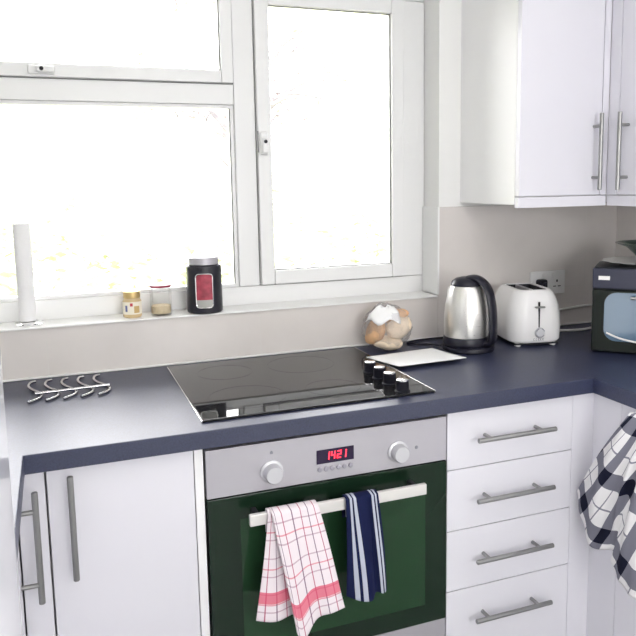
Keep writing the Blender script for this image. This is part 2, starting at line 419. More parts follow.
for i in range(5000):
    p = Vector((rn.uniform(-8, 12), 9+rn.uniform(-.6, .6), -.3+abs(rn.gauss(0, 1.1)))); n = Vector([rn.gauss(0, 1) for _ in range(3)]).normalized(); u, w = frame_basis(n); L = .13*rn.uniform(.6, 1.3)
    b.faces.new([b.verts.new(q) for q in (p-u*L, p+w*L*.5, p+u*L, p-w*L*.5)])
tag(obj('hedge', b, 'leaf'), 'pale overexposed hedge at the far side of the garden beyond the panes', 'hedge')

# ------------------------------------------------------------------ worktop
xl, xr, yf = .11, 1.498, -.62
poly = [(XL+.001, -.0095), (XL+.001, -1.05), (xl, -1.05), (xl, yf), (xr, yf), (xr, -1.85), (XR-.0095, -1.85), (XR-.0095, -.0095)]
wt = obj('worktop', prism(nb(), poly, .870, .910, .003), 'worktop')
tag(wt, 'dark navy speckled laminate worktop running around three sides of the kitchen', 'worktop')

# ------------------------------------------------------------------ base units
DF = -.600            # door face
def bar_handle(parent, a, b_, post_dir, r=.0062, pr_=.0048, inset=.04, off=.034):
    """bar between a and b_, two posts from the bar to the door"""
    a, b_ = Vector(a), Vector(b_); d = (b_-a).normalized(); pd = Vector(post_dir)
    bm = nb(); rod(bm, a, b_, r, 16, .001)
    for p in (a+d*inset, b_-d*inset): tube(bm, [p, p+pd*(off-.0002)], pr_, 10)
    h = obj('handle', bm, 'handle', parent); return lab(h, 'satin nickel bar handle')

def base_cabinet_left():
    t = thing('base_cabinet', 'white base cabinet left of the oven with one tall bar handle on its left side', 'cabinet', (.3, -.3, 0))
    b = nb(); box(b, .1465, .4640, -.58, -.02, .150, .866)
    box(b, .4465, .4655, -.599, -.5802, .150, .866, .001)
    obj('body', b, 'carcass', t)
    obj('plinth', box(nb(), .1465, .464, -.545, -.53, .0, .148), 'laminate', t)
    d = obj('door', box(nb(), .1485, .4445, DF, -.5805, .152, .866, .0015), 'laminate', t)
    bar_handle(d, (.193, -.634, .858), (.193, -.634, .636), (0, 1, 0))
def corner_cabinet():
    t = thing('base_cabinet', 'white corner base cabinet at the far left with its bar handle seen side-on', 'cabinet', (-.2, -.6, 0))
    b = nb(); box(b, XL+.005, .070, -1.02, -.02, .150, .866)
    obj('body', b, 'carcass', t)
    obj('filler_panel', box(nb(), .0915, .1445, DF, -.582, .150, .866, .001), 'laminate', t)
    obj('plinth', box(nb(), .03, .045, -1.02, -.6, 0, .148), 'laminate', t)
    d = obj('door', box(nb(), .0705, .0900, -1.018, -.624, .152, .866, .0015), 'laminate', t)
    bar_handle(d, (.1265, -.655, .845), (.1265, -.655, .613), (-1, 0, 0), off=.0363)
base_cabinet_left(); corner_cabinet()

def drawer_unit():
    t = thing('drawer_unit', 'white four-drawer base unit right of the oven', 'drawers', (1.26, -.3, 0))
    obj('body', box(nb(), 1.0715, 1.4490, -.58, -.02, .150, .866), 'carcass', t)
    obj('plinth', box(nb(), 1.0715, 1.449, -.545, -.53, 0, .148), 'laminate', t)
    zs = [.866, .714, .552, .389, .1515]
    for i in range(4):
        hi = zs[i] - (.001 if i else 0); lo = zs[i+1] + .001
        d = obj('drawer', box(nb(), 1.0705, 1.4490, DF, -.5805, lo, hi, .0012), 'laminate', t)
        hz = (.7945, .6365, .4755, .3145)[i]
        bar_handle(d, (1.138, -.636, hz), (1.370, -.636, hz), (0, 1, 0), off=.036)
drawer_unit()
def right_cabinet():
    t = thing('base_cabinet', 'white base cabinet on the right under the checked towel', 'cabinet', (1.8, -.9, 0))
    obj('body', box(nb(), 1.540, XR-.012, -1.30, -.02, .150, .866), 'carcass', t)
    b = nb(); box(b, 1.4496, 1.5300, DF, -.582, .150, .866, .0006); box(b, 1.5180, 1.5385, -.7045, -.5999, .150, .866, .0006)
    obj('filler_panel', b, 'laminate', t)
    obj('plinth', box(nb(), 1.56, 1.575, -1.3, -.6, 0, .148), 'laminate', t)
    d = obj('door', box(nb(), 1.5180, 1.5385, -1.298, -.7055, .152, .866, .0015), 'laminate', t)
    bar_handle(d, (1.4825, -.806, .8535), (1.4825, -1.06, .8535), (1, 0, 0), off=.0353)
right_cabinet()

# tall glossy unit at the left edge
t = thing('tall_cabinet', 'tall glossy white cabinet at the extreme left edge of the photo', 'cabinet', (-.2, -1.35, 0))
obj('body', box(nb(), XL+.004, .094, -1.66, -1.053, .10, 2.10), 'carcass', t)
obj('plinth', box(nb(), XL+.004, .06, -1.65, -1.06, 0, .099), 'laminate', t)
obj('door', box(nb(), .0945, .115, -1.66, -1.0525, .10, 2.10, .003, 3), 'tall_gloss', t)

# ------------------------------------------------------------------ wall cupboards
t = thing('wall_cabinet', 'white wall cupboard right of the window with a bar handle at its right', 'cabinet', (1.6, -.16, 1.35))
obj('body', box(nb(), 1.455, 1.7720, -.309, -.0005, 1.3585, 2.15), 'carcass', t)
obj('pelmet', box(nb(), 1.455, 1.7705, -.3290, -.3095, 1.349, 1.380, .001), 'laminate', t)
obj('filler_panel', box(nb(), 1.7475, 1.7705, -.3290, -.3095, 1.382, 2.15, .001), 'laminate', t)
d = obj('door', box(nb(), 1.456, 1.7450, -.3290, -.3095, 1.3825, 2.15, .0015), 'laminate', t)
bar_handle(d, (1.717, -.362, 1.622), (1.717, -.362, 1.397), (0, 1, 0), inset=.037, off=.0328)
t = thing('wall_cabinet', 'white wall cupboard on the right-hand wall cut by the photo edge', 'cabinet', (1.95, -.6, 1.35))
obj('body', box(nb(), 1.7925, XR-.0005, -.95, -.0005, 1.3585, 2.15), 'carcass', t)
obj('pelmet', box(nb(), 1.7725, 1.792, -.95, -.3300, 1.349, 1.380, .001), 'laminate', t)
obj('filler_panel', box(nb(), 1.7708, 1.792, -.371, -.3296, 1.382, 2.15, .001), 'laminate', t)
d = obj('door', box(nb(), 1.7725, 1.792, -.95, -.3735, 1.3825, 2.15, .0015), 'laminate', t)
bar_handle(d, (1.739, -.412, 1.622), (1.739, -.412, 1.397), (1, 0, 0), inset=.037, off=.0333)

# ------------------------------------------------------------------ oven
ox0, ox1 = .4703, 1.0670
ov = thing('oven', 'built-in steel and dark glass oven with towels over its handle', 'oven', (.7687, -.3, .26))
obj('body', box(nb(), ox0+.004, ox1-.004, -.578, -.06, .265, .855), 'matte_black', ov)
p = obj('control_panel', box(nb(), ox0, ox1, -.602, -.5785, .746, .857, .0015), 'steel', ov)
dsp = obj('display', box(nb(), .726, .819, -.6032, -.6022, .787, .8205, .0004), 'display', p); lab(dsp, 'dark display with red digits')
SEG = {'1': 'bc', '4': 'fgbc', '2': 'abged'}
def digit(ch, x, z, w, h, y, m):
    b = nb(); s = .0026; k = .0017     # slant
    def bx(xa, xb, za, zb):
        vs = [b.verts.new((xx+(zz-z)*.12, yy, zz)) for yy in (y-.0006, y) for zz in (za, zb) for xx in (xa, xb)]
        for f in ((0, 1, 3, 2), (4, 5, 7, 6), (0, 1, 5, 4), (2, 3, 7, 6), (0, 2, 6, 4), (1, 3, 7, 5)): b.faces.new([vs[i] for i in f])
    for g in SEG[ch]:
        if g == 'a': bx(x, x+w, z+h-s, z+h)
        if g == 'g': bx(x, x+w, z+h/2-s/2, z+h/2+s/2)
        if g == 'd': bx(x, x+w, z, z+s)
        if g == 'f': bx(x, x+s, z+h/2, z+h)
        if g == 'b': bx(x+w-s, x+w, z+h/2, z+h)
        if g == 'c': bx(x+w-s, x+w, z, z+h/2)
        if g == 'e': bx(x, x+s, z, z+h/2)
    return obj('digit', b, m, p)
for ch, x in (('1', .7465), ('4', .7605), ('2', .7755), ('1', .7885)):
    digit(ch, x, .7955, .0105, .0185, -.6033, 'red_led')
for k in range(6):
    x = .7335 + k*.0154
    lathe(b := nb(), [(0, .004), (.0044, .0038), (.0058, .0025), (.0058, 0)], (x, -.6021, .7735), 18, (0, -1, 0)); obj('button', b, 'button_grey', p)
for x, l in ((.6185, 'l'), (.9335, 'r')):
    b = nb(); lathe(b, [(.0265, 0), (.0265, .004), (.0215, .006), (.0205, .0235), (.0185, .0265), (0, .0270)], (x, -.6021, .7875), 40, (0, -1, 0)); k = obj('knob', b, 'silver', p); lab(k, 'round silver knob')
b = nb(); box(b, .6155, .6225, -.6028, -.6021, .8290, .8345); box(b, .6170, .6210, -.6028, -.6021, .8345, .8365); obj('symbol', b, 'print', p)
b = nb(); lathe(b, [(0, .0012), (.0042, .0010), (.0045, 0)], (.984, -.6021, .7905), 16, (0, -1, 0)); lab(obj('indicator_lamp', b, 'print', p), 'small dark indicator lamp')
dr = obj('door', box(nb(), ox0, ox1, -.6045, -.5785, .3245, .7440, .002), 'oven_glass', ov); lab(dr, 'dark green-black glass oven door')
obj('window', box(nb(), ox0+.072, ox1-.060, -.6052, -.6046, .375, .6900, .0003), 'oven_inner', dr)
obj('bottom_trim', box(nb(), ox0, ox1, -.602, -.5785, .262, .3225, .0015), 'steel', ov)
b = nb(); box(b, .551, .982, -.6600, -.6480, .6935, .7195, .002)
h = obj('handle', b, 'bar', dr); lab(h, 'flat pale bar handle')
for x in (.566, .955): lab(obj('handle_post', box(nb(), x, x+.012, -.6478, -.6047, .700, .7135, .002), 'matte_black', dr), 'dark stand-off behind the handle')

# ------------------------------------------------------------------ hob
hb = thing('hob', 'black glass ceramic hob set in the worktop above the oven', 'hob', (.763, -.3, .911))
hx0, hx1, hy0, hy1 = .4707, 1.055, -.5700, -.0450
obj('glass_top', box(nb(), hx0+.003, hx1-.003, hy0+.003, hy1-.003, .9108, .9168, .0012), 'hob_glass', hb)
for x in (hx0, hx1-.0028): lab(obj('edge_trim', box(nb(), x, x+.0028, hy0, hy1, .9103, .9164, .0008), 'chrome', hb), 'thin bright side trim')
for y in (-.345, -.408, -.470, -.545):
    b = nb(); lathe(b, [(.0195, 0), (.0195, .002), (.0165, .004), (.0160, .026), (.0150, .0275)], (.9745, y, .9170), 32)
    k = obj('knob', b, 'knob_black', hb); lab(k, 'black control knob with a silver cap')
    b = nb(); lathe(b, [(.0150, .0275), (.0150, .0300), (.0135, .0312), (0, .0314)], (.9745, y, .9170), 32); box(b, .9735, .9755, y-.015, y, .9480, .9492); obj('cap', b, 'chrome', k)
# printed cooking zones
b = nb()
for (cx, cy, r) in ((.61, -.43, .095), (.61, -.18, .075), (.83, -.18, .095), (.83, -.44, .07)):
    tube(b, [(cx+r*math.cos(2*PI*k/64), cy+r*math.sin(2*PI*k/64), .9167) for k in range(64)], .0004, 6, closed=True)
obj('zone_ring', b, mat('zone_print', (.018, .018, .019), .1), hb)

# ------------------------------------------------------------------ towels
def drape(name, cols, m, label, width, length, nr=56, nc=64, back=.055, topz=.7225, yb=-.6415):
    """cols: list of (top xyz, bottom xyz) on the front side, left to right; the cloth passes over the bar and ends behind it"""
    tops = cr([c[0] for c in cols], nc); bots = cr([c[1] for c in cols], nc)
    grid = []
    pre = [(yb-.0005, topz-back), (yb, topz-.012), (-.6445, topz+.0005), (-.6540, topz+.0022)]
    for y, z in pre:
        grid.append([Vector((t.x, y, z)) for t in tops])
    for r in range(nr+1):
        f = r/nr; row = []
        for c in range(nc+1):
            a, d = tops[c], bots[c]; p = a.lerp(d, f)
            fold = math.sin(f*PI*.9)*.003*math.sin(c/nc*14+1.3*f)
            p = Vector((p.x + math.sin(f*5+c*.3)*.0008, p.y - abs(fold) - .002*math.sin(f*PI), p.z)); row.append(p)
        grid.append(row)
    tot = back + .02 + length; pre_s = [0, back-.012, back, back+.01]
    n = len(grid)
    def uvf(rf, cf):
        r = round(rf*(n-1)); s = pre_s[r] if r < 4 else back+.02 + (r-4)/nr*length
        return (cf*width, s-back)
    o = sheet(name, grid, uvf, m); tag(o, label, 'towel'); return o
def red_layers(nt, u, v):
    dark = (.16, .07, .14); red = (.62, .06, .12); pink = (.62, .30, .38)
    return [(line(nt, v, .048, .0035, .01), (.50, .34, .42), .75), (line(nt, v, .096, .0035, .03), (.70, .15, .22), .7),
            (line(nt, u, .048, .0028, .006), dark, .85), (line(nt, u, .048, .0028, .030), (.45, .08, .16), .85),
            (band(nt, v, .225, .257), (.72, .08, .16), .80)]
M['redtowel'] = cloth_mat('red_check_cloth', (.84, .76, .80), red_layers)
drape('tea_towel', [((.590, -.666, .718), (.556, -.668, .480)), ((.606, -.665, .718), (.598, -.674, .470)), ((.618, -.664, .719), (.640, -.666, .474)),
                    ((.612, -.670, .722), (.668, -.672, .470)), ((.597, -.676, .721), (.640, -.694, .450)), ((.612, -.678, .722), (.657, -.700, .430)), ((.650, -.674, .722), (.688, -.692, .466)), ((.680, -.676, .722), (.722, -.698, .475)),
                    ((.704, -.670, .722), (.759, -.684, .472))],
      'redtowel', 'white tea towel with red and purple check over the oven handle', .33, .285)
def blue_layers(nt, u, v):
    w = (.50, .53, .62)
    return [(band(nt, u, .016, .024), w, 1), (band(nt, u, .029, .037), w, 1), (band(nt, u, .078, .085), w, 1), (band(nt, u, .090, .096), w, 1)]
M['bluetowel'] = cloth_mat('navy_stripe_cloth', (.010, .014, .055), blue_layers)
drape('tea_towel', [((.772, -.666, .721), (.772, -.664, .486)), ((.783, -.670, .722), (.800, -.668, .470)), ((.800, -.672, .722), (.829, -.678, .468)), ((.822, -.666, .721), (.845, -.666, .480)),
                    ((.838, -.671, .722), (.860, -.674, .478)), ((.852, -.667, .721), (.872, -.668, .482))],
      'bluetowel', 'narrow navy tea towel with white stripe pairs over the oven handle', .106, .25, nc=40)
# black and white checked towel on the right
def chk_layers(nt, u, v):
    g = (.19, .19, .235); out = []
    bu = line(nt, u, .122, .036, -.014); bv = line(nt, v, .116, .038, -.022)
    out += [(line(nt, u, .122, .004, -.088), (.16, .16, .22), .85), (line(nt, v, .116, .004, -.097), (.16, .16, .22), .85)]
    out += [(mth(nt, 'MAXIMUM', bu, bv), g, 1), (mth(nt, 'MULTIPLY', bu, bv), (.010, .011, .026), 1)]
    return out
M['chktowel'] = cloth_mat('black_check_cloth', (.80, .79, .80), chk_layers)
P0 = cr([(1.466, -.606, .596), (1.460, -.636, .535), (1.456, -.678, .477), (1.460, -.722, .487), (1.474, -.742, .492), (1.464, -.750, .468), (1.452, -.790, .442), (1.448, -.835, .425), (1.456, -.90, .44), (1.470, -.99, .50)], 60)
P1 = cr([(1.474, -.778, .862), (1.4735, -.800, .867), (1.473, -.825, .868), (1.473, -.846, .868), (1.473, -.862, .868), (1.473, -.878, .868), (1.473, -.9, .868), (1.473, -.918, .867), (1.473, -.94, .867), (1.474, -.96, .866)], 60)
grid = []
NR = 60
for r in range(NR+1):
    f = r/NR; row = []
    for c in range(61):
        p = P0[c].lerp(P1[c], f); bulge = math.sin(f*PI)
        p.x += -.012*bulge + .009*bulge*math.sin(c*.42 + 2.2*f) + .003*math.sin(c*.9+f*6)*(1-f); p.y += .006*bulge*(1-c/60) ; p.z += .004*bulge*math.sin(c*.5)
        row.append(p)
    grid.append(row)
for (x, z) in ((1.4755, .8640), (1.480, .8655), (1.4855, .8645), (1.4900, .857), (1.4945, .84), (1.4945, .80)):
    grid.append([Vector((x, P1[c].y, z)) for c in range(61)])
arc = [0.]
for c in range(1, 61): arc.append(arc[-1] + (P0[c]-P0[c-1]).length)
def chk_uv(rf, cf): return (rf*.33, arc[round(cf*60)] - .13*rf)
o = sheet('tea_towel', grid, chk_uv, 'chktowel'); tag(o, 'black and white checked tea towel bunched over a handle on the right', 'towel')

# ------------------------------------------------------------------ trivet
t = thing('trivet', 'chrome wire trivet of five wavy rods on the worktop left of the hob', 'trivet', (.2, -.15, .9105))
for i in range(5):
    x0 = .107 + i*.0408; h = .9145
    pts = [(x0+.016, -.056, h), (x0+.004, -.066, h), (x0, -.100, h), (x0+.008, -.135, h), (x0+.024, -.170, h), (x0+.033, -.200, h), (x0+.028, -.228, h), (x0+.014, -.246, h), (x0+.002, -.256, h)]
    obj('wavy_rod', tube(nb(), cr(pts, 32), .0036, 10), 'wire', t)
obj('cross_rod', rod(nb(), (.125, -.206, .9212), (.304, -.196, .9212), .0034, 10), 'wire', t)

# ------------------------------------------------------------------ things on the sill
SZ = 1.0543
t = thing('kitchen_roll', 'white kitchen roll upright on a chrome stand at the left end of the sill', 'kitchen roll', (.110, .05, SZ))
obj('base', lathe(nb(), [(0, 0), (.038, 0), (.038, .003), (.030, .007), (.006, .009), (0, .009)], (.116, .040, SZ), 32), 'chrome', t)
b = nb(); lathe(b, [(.0045, .009), (.0045, .283), (0, .286)], (.112, .044, SZ), 12); obj('rod', b, 'chrome', t)
b = nb(); pr = [(.006, .0105), (.0205, .0105), (.0225, .014), (.0225, .274), (.0210, .2785), (.006, .2790)]; lathe(b, pr + [pr[0]], (.112, .044, SZ), 40)
obj('paper_roll', b, 'paper', t)
jx, jy = .3920, .035
t = thing('spread_jar', 'small jar with gold lid and printed label on the sill', 'jar', (jx, jy, SZ))
obj('glass', lathe(nb(), [(0, 0), (.024, 0), (.0262, .004), (.0265, .046), (.0225, .054), (.0225, .058)], (jx, jy, SZ), 36), 'honey', t)
obj('lid', lathe(nb(), [(.0232, .056), (.0240, .058), (.0240, .073), (.0225, .075), (0, .0752)], (jx, jy, SZ), 36), 'gold', t)
lb = obj('label', lathe(nb(), [(.02685, .010), (.0270, .0105), (.0270, .0455), (.02685, .046)], (jx, jy, SZ), 36), 'label', t)
def patch(cx, cy, z, r, a0, a1, h0, h1, n=8):
    b = nb(); lo = []; hi = []
    for k in range(n+1):
        a = a0+(a1-a0)*k/n; lo.append(b.verts.new((cx+r*math.cos(a), cy+r*math.sin(a), z+h0))); hi.append(b.verts.new((cx+r*math.cos(a), cy+r*math.sin(a), z+h1)))
    for k in range(n): b.faces.new((lo[k], lo[k+1], hi[k+1], hi[k]))
    return b
def rad(d): return math.radians(d)
obj('label_print', patch(jx, jy, SZ, .0273, rad(-108), rad(-92), .034, .043), 'label_red', lb)
obj('label_print', patch(jx, jy, SZ, .0273, rad(-140), rad(-125), .018, .036), 'label_blue', lb)
obj('label_print', patch(jx, jy, SZ, .0273, rad(-85), rad(-50), .014, .034), 'label_tan', lb)
jx, jy = .4740, .035
t = thing('storage_jar', 'clear jar with thin dark red lid and tan contents between jar and canister', 'jar', (jx, jy, SZ))
obj('glass', lathe(nb(), [(0, .0005), (.029, .0005), (.0315, .005), (.0315, .070), (.0285, .078), (.0285, .0815)], (jx, jy, SZ), 40), 'jar_glass', t)
obj('contents', lathe(nb(), [(0, .0045), (.026, .0045), (.0282, .0075), (.0282, .026), (.024, .0285), (0, .030)], (jx, jy, SZ), 40), 'yeast', t)
obj('lid', lathe(nb(), [(.0305, .0815), (.0312, .0825), (.0312, .0865), (.030, .0878), (0, .0880)], (jx, jy, SZ), 40), 'redlid', t)
kx, ky = .6015, .028
t = thing('tea_canister', 'charcoal canister with steel lid and a red-filled window on the sill', 'canister', (kx, ky, SZ))
obj('body', lathe(nb(), [(0, 0), (.0490, 0), (.0520, .003), (.0525, .010), (.0520, .135), (.0500, .1405), (.044, .1425), (0, .1425)], (kx, ky, SZ), 56), 'canister', t)
obj('lid', lathe(nb(), [(.0440, .1428), (.0450, .1440), (.0450, .1620), (.0430, .1645), (0, .1650)], (kx, ky, SZ), 48), 'steel', t)
ca = math.atan2(-2.14-ky, .193-kx)       # window faces the room
def rr_path(hw, h0, h1, rc, n=6):
    pts = []
    for cx_, cz_, a0 in ((hw-rc, h1-rc, 0), (-hw+rc, h1-rc, 90), (-hw+rc, h0+rc, 180), (hw-rc, h0+rc, 270)):
        for k in range(n+1):
            a = rad(a0+90*k/n); pts.append((cx_+rc*math.cos(a), cz_+rc*math.sin(a)))
    return pts
def oncyl(s, h, R): a = ca + s/.0525; return Vector((kx+R*math.cos(a), ky+R*math.sin(a), SZ+h))
ring = [oncyl(s, h, .0528) for s, h in rr_path(.0250, .018, .118, .011)]
wn = obj('window_rim', tube(nb(), ring, .0020, 8, closed=True), 'chrome', t); lab(wn, 'silver rim of the rounded window')
def cyl_fill(h0, h1, hw, R, rc=None):
    b = nb(); rows = []
    for i in range(9):
        h = h0+(h1-h0)*i/8; rows.append([b.verts.new(oncyl(-hw+2*hw*k/8, h, R)) for k in range(9)])
    for i in range(8):
        for k in range(8): b.faces.new((rows[i][k], rows[i][k+1], rows[i+1][k+1], rows[i+1][k]))
    return b
obj('contents', cyl_fill(.042, .117, .0235, .0527), 'pinkfill', t)
obj('contents', cyl_fill(.0195, .042, .0235, .0527), 'greyfill', t)

# ------------------------------------------------------------------ bag of bread
bcx, bcy, bcz = 1.148, -.085, .980
def roll_mesh(c, rx, ry, rz, rot, seed, m, label, split=True):
    b = nb(); bmesh.ops.create_icosphere(b, subdivisions=4, radius=1)
    for v in b.verts:
        n = noise.noise(v.co*1.3+Vector((seed, 0, 0)))*.12
        cz = v.co.z
        if split and abs(v.co.x) < .22 and v.co.z > .2: n -= .10*(1-abs(v.co.x)/.22)
        s = 1+n; v.co = Vector((v.co.x*rx*s, v.co.y*ry*s, v.co.z*rz*s))
    bmesh.ops.rotate(b, verts=b.verts[:], matrix=Matrix.Rotation(rot[0], 3, 'X') @ Matrix.Rotation(rot[1], 3, 'Y') @ Matrix.Rotation(rot[2], 3, 'Z'))
    o = obj('bread_roll', b, m); o.location = c; tag(o, label, 'bread', 'bread rolls in the plastic bag'); return o
roll_mesh((bcx+.026, bcy-.026, bcz+.002), .045, .030, .036, (.3, -.3, .2), 1, 'bread_pale', 'pale bread roll at the right front inside the plastic bag')
roll_mesh((bcx+.022, bcy-.008, bcz+.036), .044, .032, .018, (.2, -.2, 0), 2, 'bread_crust', 'brown bread crust showing at the upper right of the plastic bag')
roll_mesh((bcx-.046, bcy-.012, bcz-.008), .027, .034, .044, (.1, .5, 0), 3, 'bread_crust', 'brown bread roll at the left inside the plastic bag')
roll_mesh((bcx-.008, bcy-.018, bcz-.045), .050, .034, .022, (0, .15, 0), 4, 'bread_pale', 'small cream bread roll lowest in the plastic bag')
b = nb(); bmesh.ops.create_icosphere(b, subdivisions=5, radius=1)
for v in b.verts:
    c = v.co.copy(); n = noise.noise(c*2.2)*.10 + noise.noise(c*5)*.07 + abs(noise.noise(c*9))*.03
    s = 1+n; r = Vector((c.x*.078*s, c.y*.064*s, c.z*.070*s))
    if c.z > .75: 
        k = (c.z-.75)/.25; r.x = r.x*(1-.2*k)-.014*k; r.z += .008*k
    r.z = max(r.z, -.0685); v.co = Vector((bcx, bcy, bcz)) + r
bag = obj('bread_bag', b, 'bag', ang=60); tag(bag, 'clear plastic bag of bread rolls against the tiles behind the hob', 'bag')
b = nb()
rows = []
for i in range(9):
    rows.append([])
    for k in range(11):
        th = rad(-165+10*k+ (i*2)); ph = rad(20+7*math.sin(k*1.1)+6.6*i*(1-.01*i)); s = 1.09+noise.noise(Vector((k*.4, i*.5, 2)))*.08
        rows[-1].append(b.verts.new((bcx-.012+.070*s*math.cos(ph)*math.cos(th), bcy+.058*s*math.cos(ph)*math.sin(th), bcz+.071*s*math.sin(ph))))
for i in range(8):
    for k in range(10): b.faces.new((rows[i][k], rows[i][k+1], rows[i+1][k+1], rows[i+1][k]))
lb = obj('bag_label', b, 'card', bag); lab(lb, 'white printed film at the top of the bag')
lb.modifiers.new('t', 'SOLIDIFY').thickness = .0008

# ------------------------------------------------------------------ white card
cc = [(1.030, -.190), (1.262, -.168), (1.284, -.334), (1.064, -.342)]
b = nb(); rows = []
for i in range(13):
    f = i/12; a = Vector(cc[0]).lerp(Vector(cc[3]), f); e = Vector(cc[1]).lerp(Vector(cc[2]), f); row = []
    for k in range(17):
        g = k/16; p = a.lerp(e, g); z = .9190 + .004*f*f
        row.append(Vector((p.x, p.y, max(z, .9190))))
    rows.append(row)
o = sheet('paper_card', rows, lambda a, c: (a, c), 'card', thick=.0016); tag(o, 'blank white card lying across the hob edge in front of the kettle', 'paper')

# ------------------------------------------------------------------ kettle
qx, qy = 1.368, -.190
t = thing('power_stand', 'round black power base under the steel kettle', 'kettle base', (qx, qy, .9105))
obj('plate', lathe(nb(), [(0, 0), (.078, 0), (.081, .004), (.080, .014), (.074, .0180), (0, .0182)], (qx+.008, qy, .9105), 48), 'black', t)
obj('cord', tube(nb(), cr([(qx-.060, qy+.045, .918), (qx-.078, qy+.075, .917), (1.26, -.085, .9145), (1.235, -.050, .9145), (1.30, -.030, .9145), (1.42, -.028, .9145)], 40), .0036, 8), 'black', t)
K0 = .9292
t = thing('kettle', 'brushed steel kettle with black lid and handle left of the toaster', 'kettle', (qx, qy, K0))
obj('body', lathe(nb(), [(.0665, .026), (.0675, .030), (.0685, .055), (.0680, .090), (.0645, .125), (.0580, .155), (.0500, .178), (.0475, .182), (.0450, .1835)], (qx, qy, K0), 56), 'kettle_steel', t)
obj('bottom_collar', lathe(nb(), [(0, 0), (.069, 0), (.0715, .004), (.0700, .022), (.0672, .0258), (0, .026)], (qx, qy, K0), 56), 'black', t)
obj('lid', lathe(nb(), [(.0480, .1825), (.0485, .186), (.0440, .196), (.0330, .2045), (.0170, .2085), (0, .2095)], (qx, qy, K0), 48), 'black', t)
hd = Vector((.60, -.80, 0)).normalized(); sd = Vector((-hd.y, hd.x, 0))
def hp(o, z): return Vector((qx, qy, K0+z)) + hd*o
pts = cr([hp(.006, .202), hp(.030, .205), hp(.054, .193), hp(.072, .168), hp(.083, .125), hp(.087, .080), hp(.087, .036), hp(.081, .012), hp(.062, .010)], 44)
obj('handle', tube(nb(), pts, 0, 18, flat=(.0255, .0110, sd)), 'black', t)
b = nb(); sp = [(-hd*.047), (-hd*.060), (-hd*.078)]
tube(b, [Vector((qx, qy, K0+.146))-hd*.046, Vector((qx, qy, K0+.160))-hd*.050, Vector((qx, qy, K0+.174))-hd*.052], [.016, .014, .009], 16); obj('spout', b, 'kettle_steel', t)

# ------------------------------------------------------------------ toaster
tx, ty, trz = 1.611, -.152, rad(-12)
t = thing('toaster', 'white two-slot toaster between the kettle and the mini oven', 'toaster', (tx, ty, .9105), trz)
# body: stack of rounded-rectangle sections
def rrect(hx, hy, rc, n=7):
    pts = []
    for sx, sy, a0 in ((1, 1, 0), (-1, 1, 90), (-1, -1, 180), (1, -1, 270)):
        for k in range(n+1):
            a = rad(a0+90*k/n); pts.append((sx*(hx-rc)+rc*math.cos(a), sy*(hy-rc)+rc*math.sin(a)))
    return pts
secs = [(.010, .074, .098, .040), (.013, .081, .105, .046), (.020, .0870, .1090, .049), (.060, .0895, .1110, .051), (.100, .0875, .1090, .051), (.130, .0825, .1055, .049), (.152, .074, .100, .046), (.168, .066, .093, .042), (.1755, .058, .085, .036)]
b = nb(); rings = [[b.verts.new((x, y, z)) for x, y in rrect(hx, hy, rc)] for z, hx, hy, rc in secs]
n = len(rings[0])
for a, c in zip(rings[:-1], rings[1:]):
    for k in range(n): b.faces.new((a[k], a[(k+1) % n], c[(k+1) % n], c[k]))
b.faces.new(list(reversed(rings[0])))
# top rim sinks into the two slots
topi = [b.verts.new((x, y, .1760)) for x, y in rrect(.045, .072, .012)]
for k in range(n): b.faces.new((rings[-1][k], rings[-1][(k+1) % n], topi[(k+1) % n], topi[k]))
low = [b.verts.new((v.co.x, v.co.y, .120)) for v in topi]
for k in range(n): b.faces.new((topi[k], topi[(k+1) % n], low[(k+1) % n], low[k]))
b.faces.new(low)
obj('shell', b, 'white_plastic', t, local=True)
b = nb(); box(b, -.0445, .0445, -.0715, .0715, .1205, .1225); 
vv = [[b.verts.new((x, y, z)) for x, y in rrect(.0443, .0713, .0115)] for z in (.1225, .1735)]
for k in range(len(vv[0])): b.faces.new((vv[0][k], vv[0][(k+1) % len(vv[0])], vv[1][(k+1) % len(vv[0])], vv[1][k]))
lab(obj('slot_lining', b, 'matte_black', t, local=True), 'dark inside of the slots')
b = nb(); box(b, -.006, .006, -.0705, .0705, .123, .1730, .002)
obj('slot_divider', b, 'steel', t, local=True)
b = nb(); box(b, -.0022, .0022, -.1112, -.1070, .062, .142); lab(obj('lever_slit', b, 'matte_black', t, local=True), 'dark vertical slit of the lever')
obj('lever', box(nb(), -.016, .016, -.122, -.1114, .124, .130, .003, 3), 'handle', t, local=True)
b = nb(); lathe(b, [(.0165, 0), (.0160, .006), (.0120, .010), (0, .0105)], (.002, -.1085, .046), 28, (0, -1, 0)); d = lab(obj('dial', b, 'silver', t, local=True), 'small grey browning dial')
b = nb()
for a0, a1 in ((200, 330), (20, 70), (110, 160)):
    tube(b, [(.002+.0135*math.cos(rad(a0+(a1-a0)*k/10)), -.1174, .046+.0135*math.sin(rad(a0+(a1-a0)*k/10))) for k in range(11)], .0018, 6)
obj('dial_mark', b, 'print', t, local=True)
b = nb()
for k, w in enumerate((.0055, .0045, .006, .005, .0045)):
    x = -.017 + k*.0075
    box(b, x, x+w, -.1105, -.1085, .0205, .0215); box(b, x, x+w, -.1105, -.1085, .0265, .0275); box(b, x, x+.0014, -.1105, -.1085, .0215, .0265)
obj('maker_mark', b, 'print', t, local=True)
b = nb(); box(b, -.071, .071, -.093, .093, .0042, .0100); obj('underside', b, 'matte_black', t, local=True)
for sx, sy in ((-1, -1), (1, -1), (-1, 1), (1, 1)):
    b = nb(); lathe(b, [(0, 0), (.010, 0), (.011, .012), (0, .012)], (sx*.058, sy*.082, 0), 16); obj('foot', b, 'white_plastic', t, local=True)

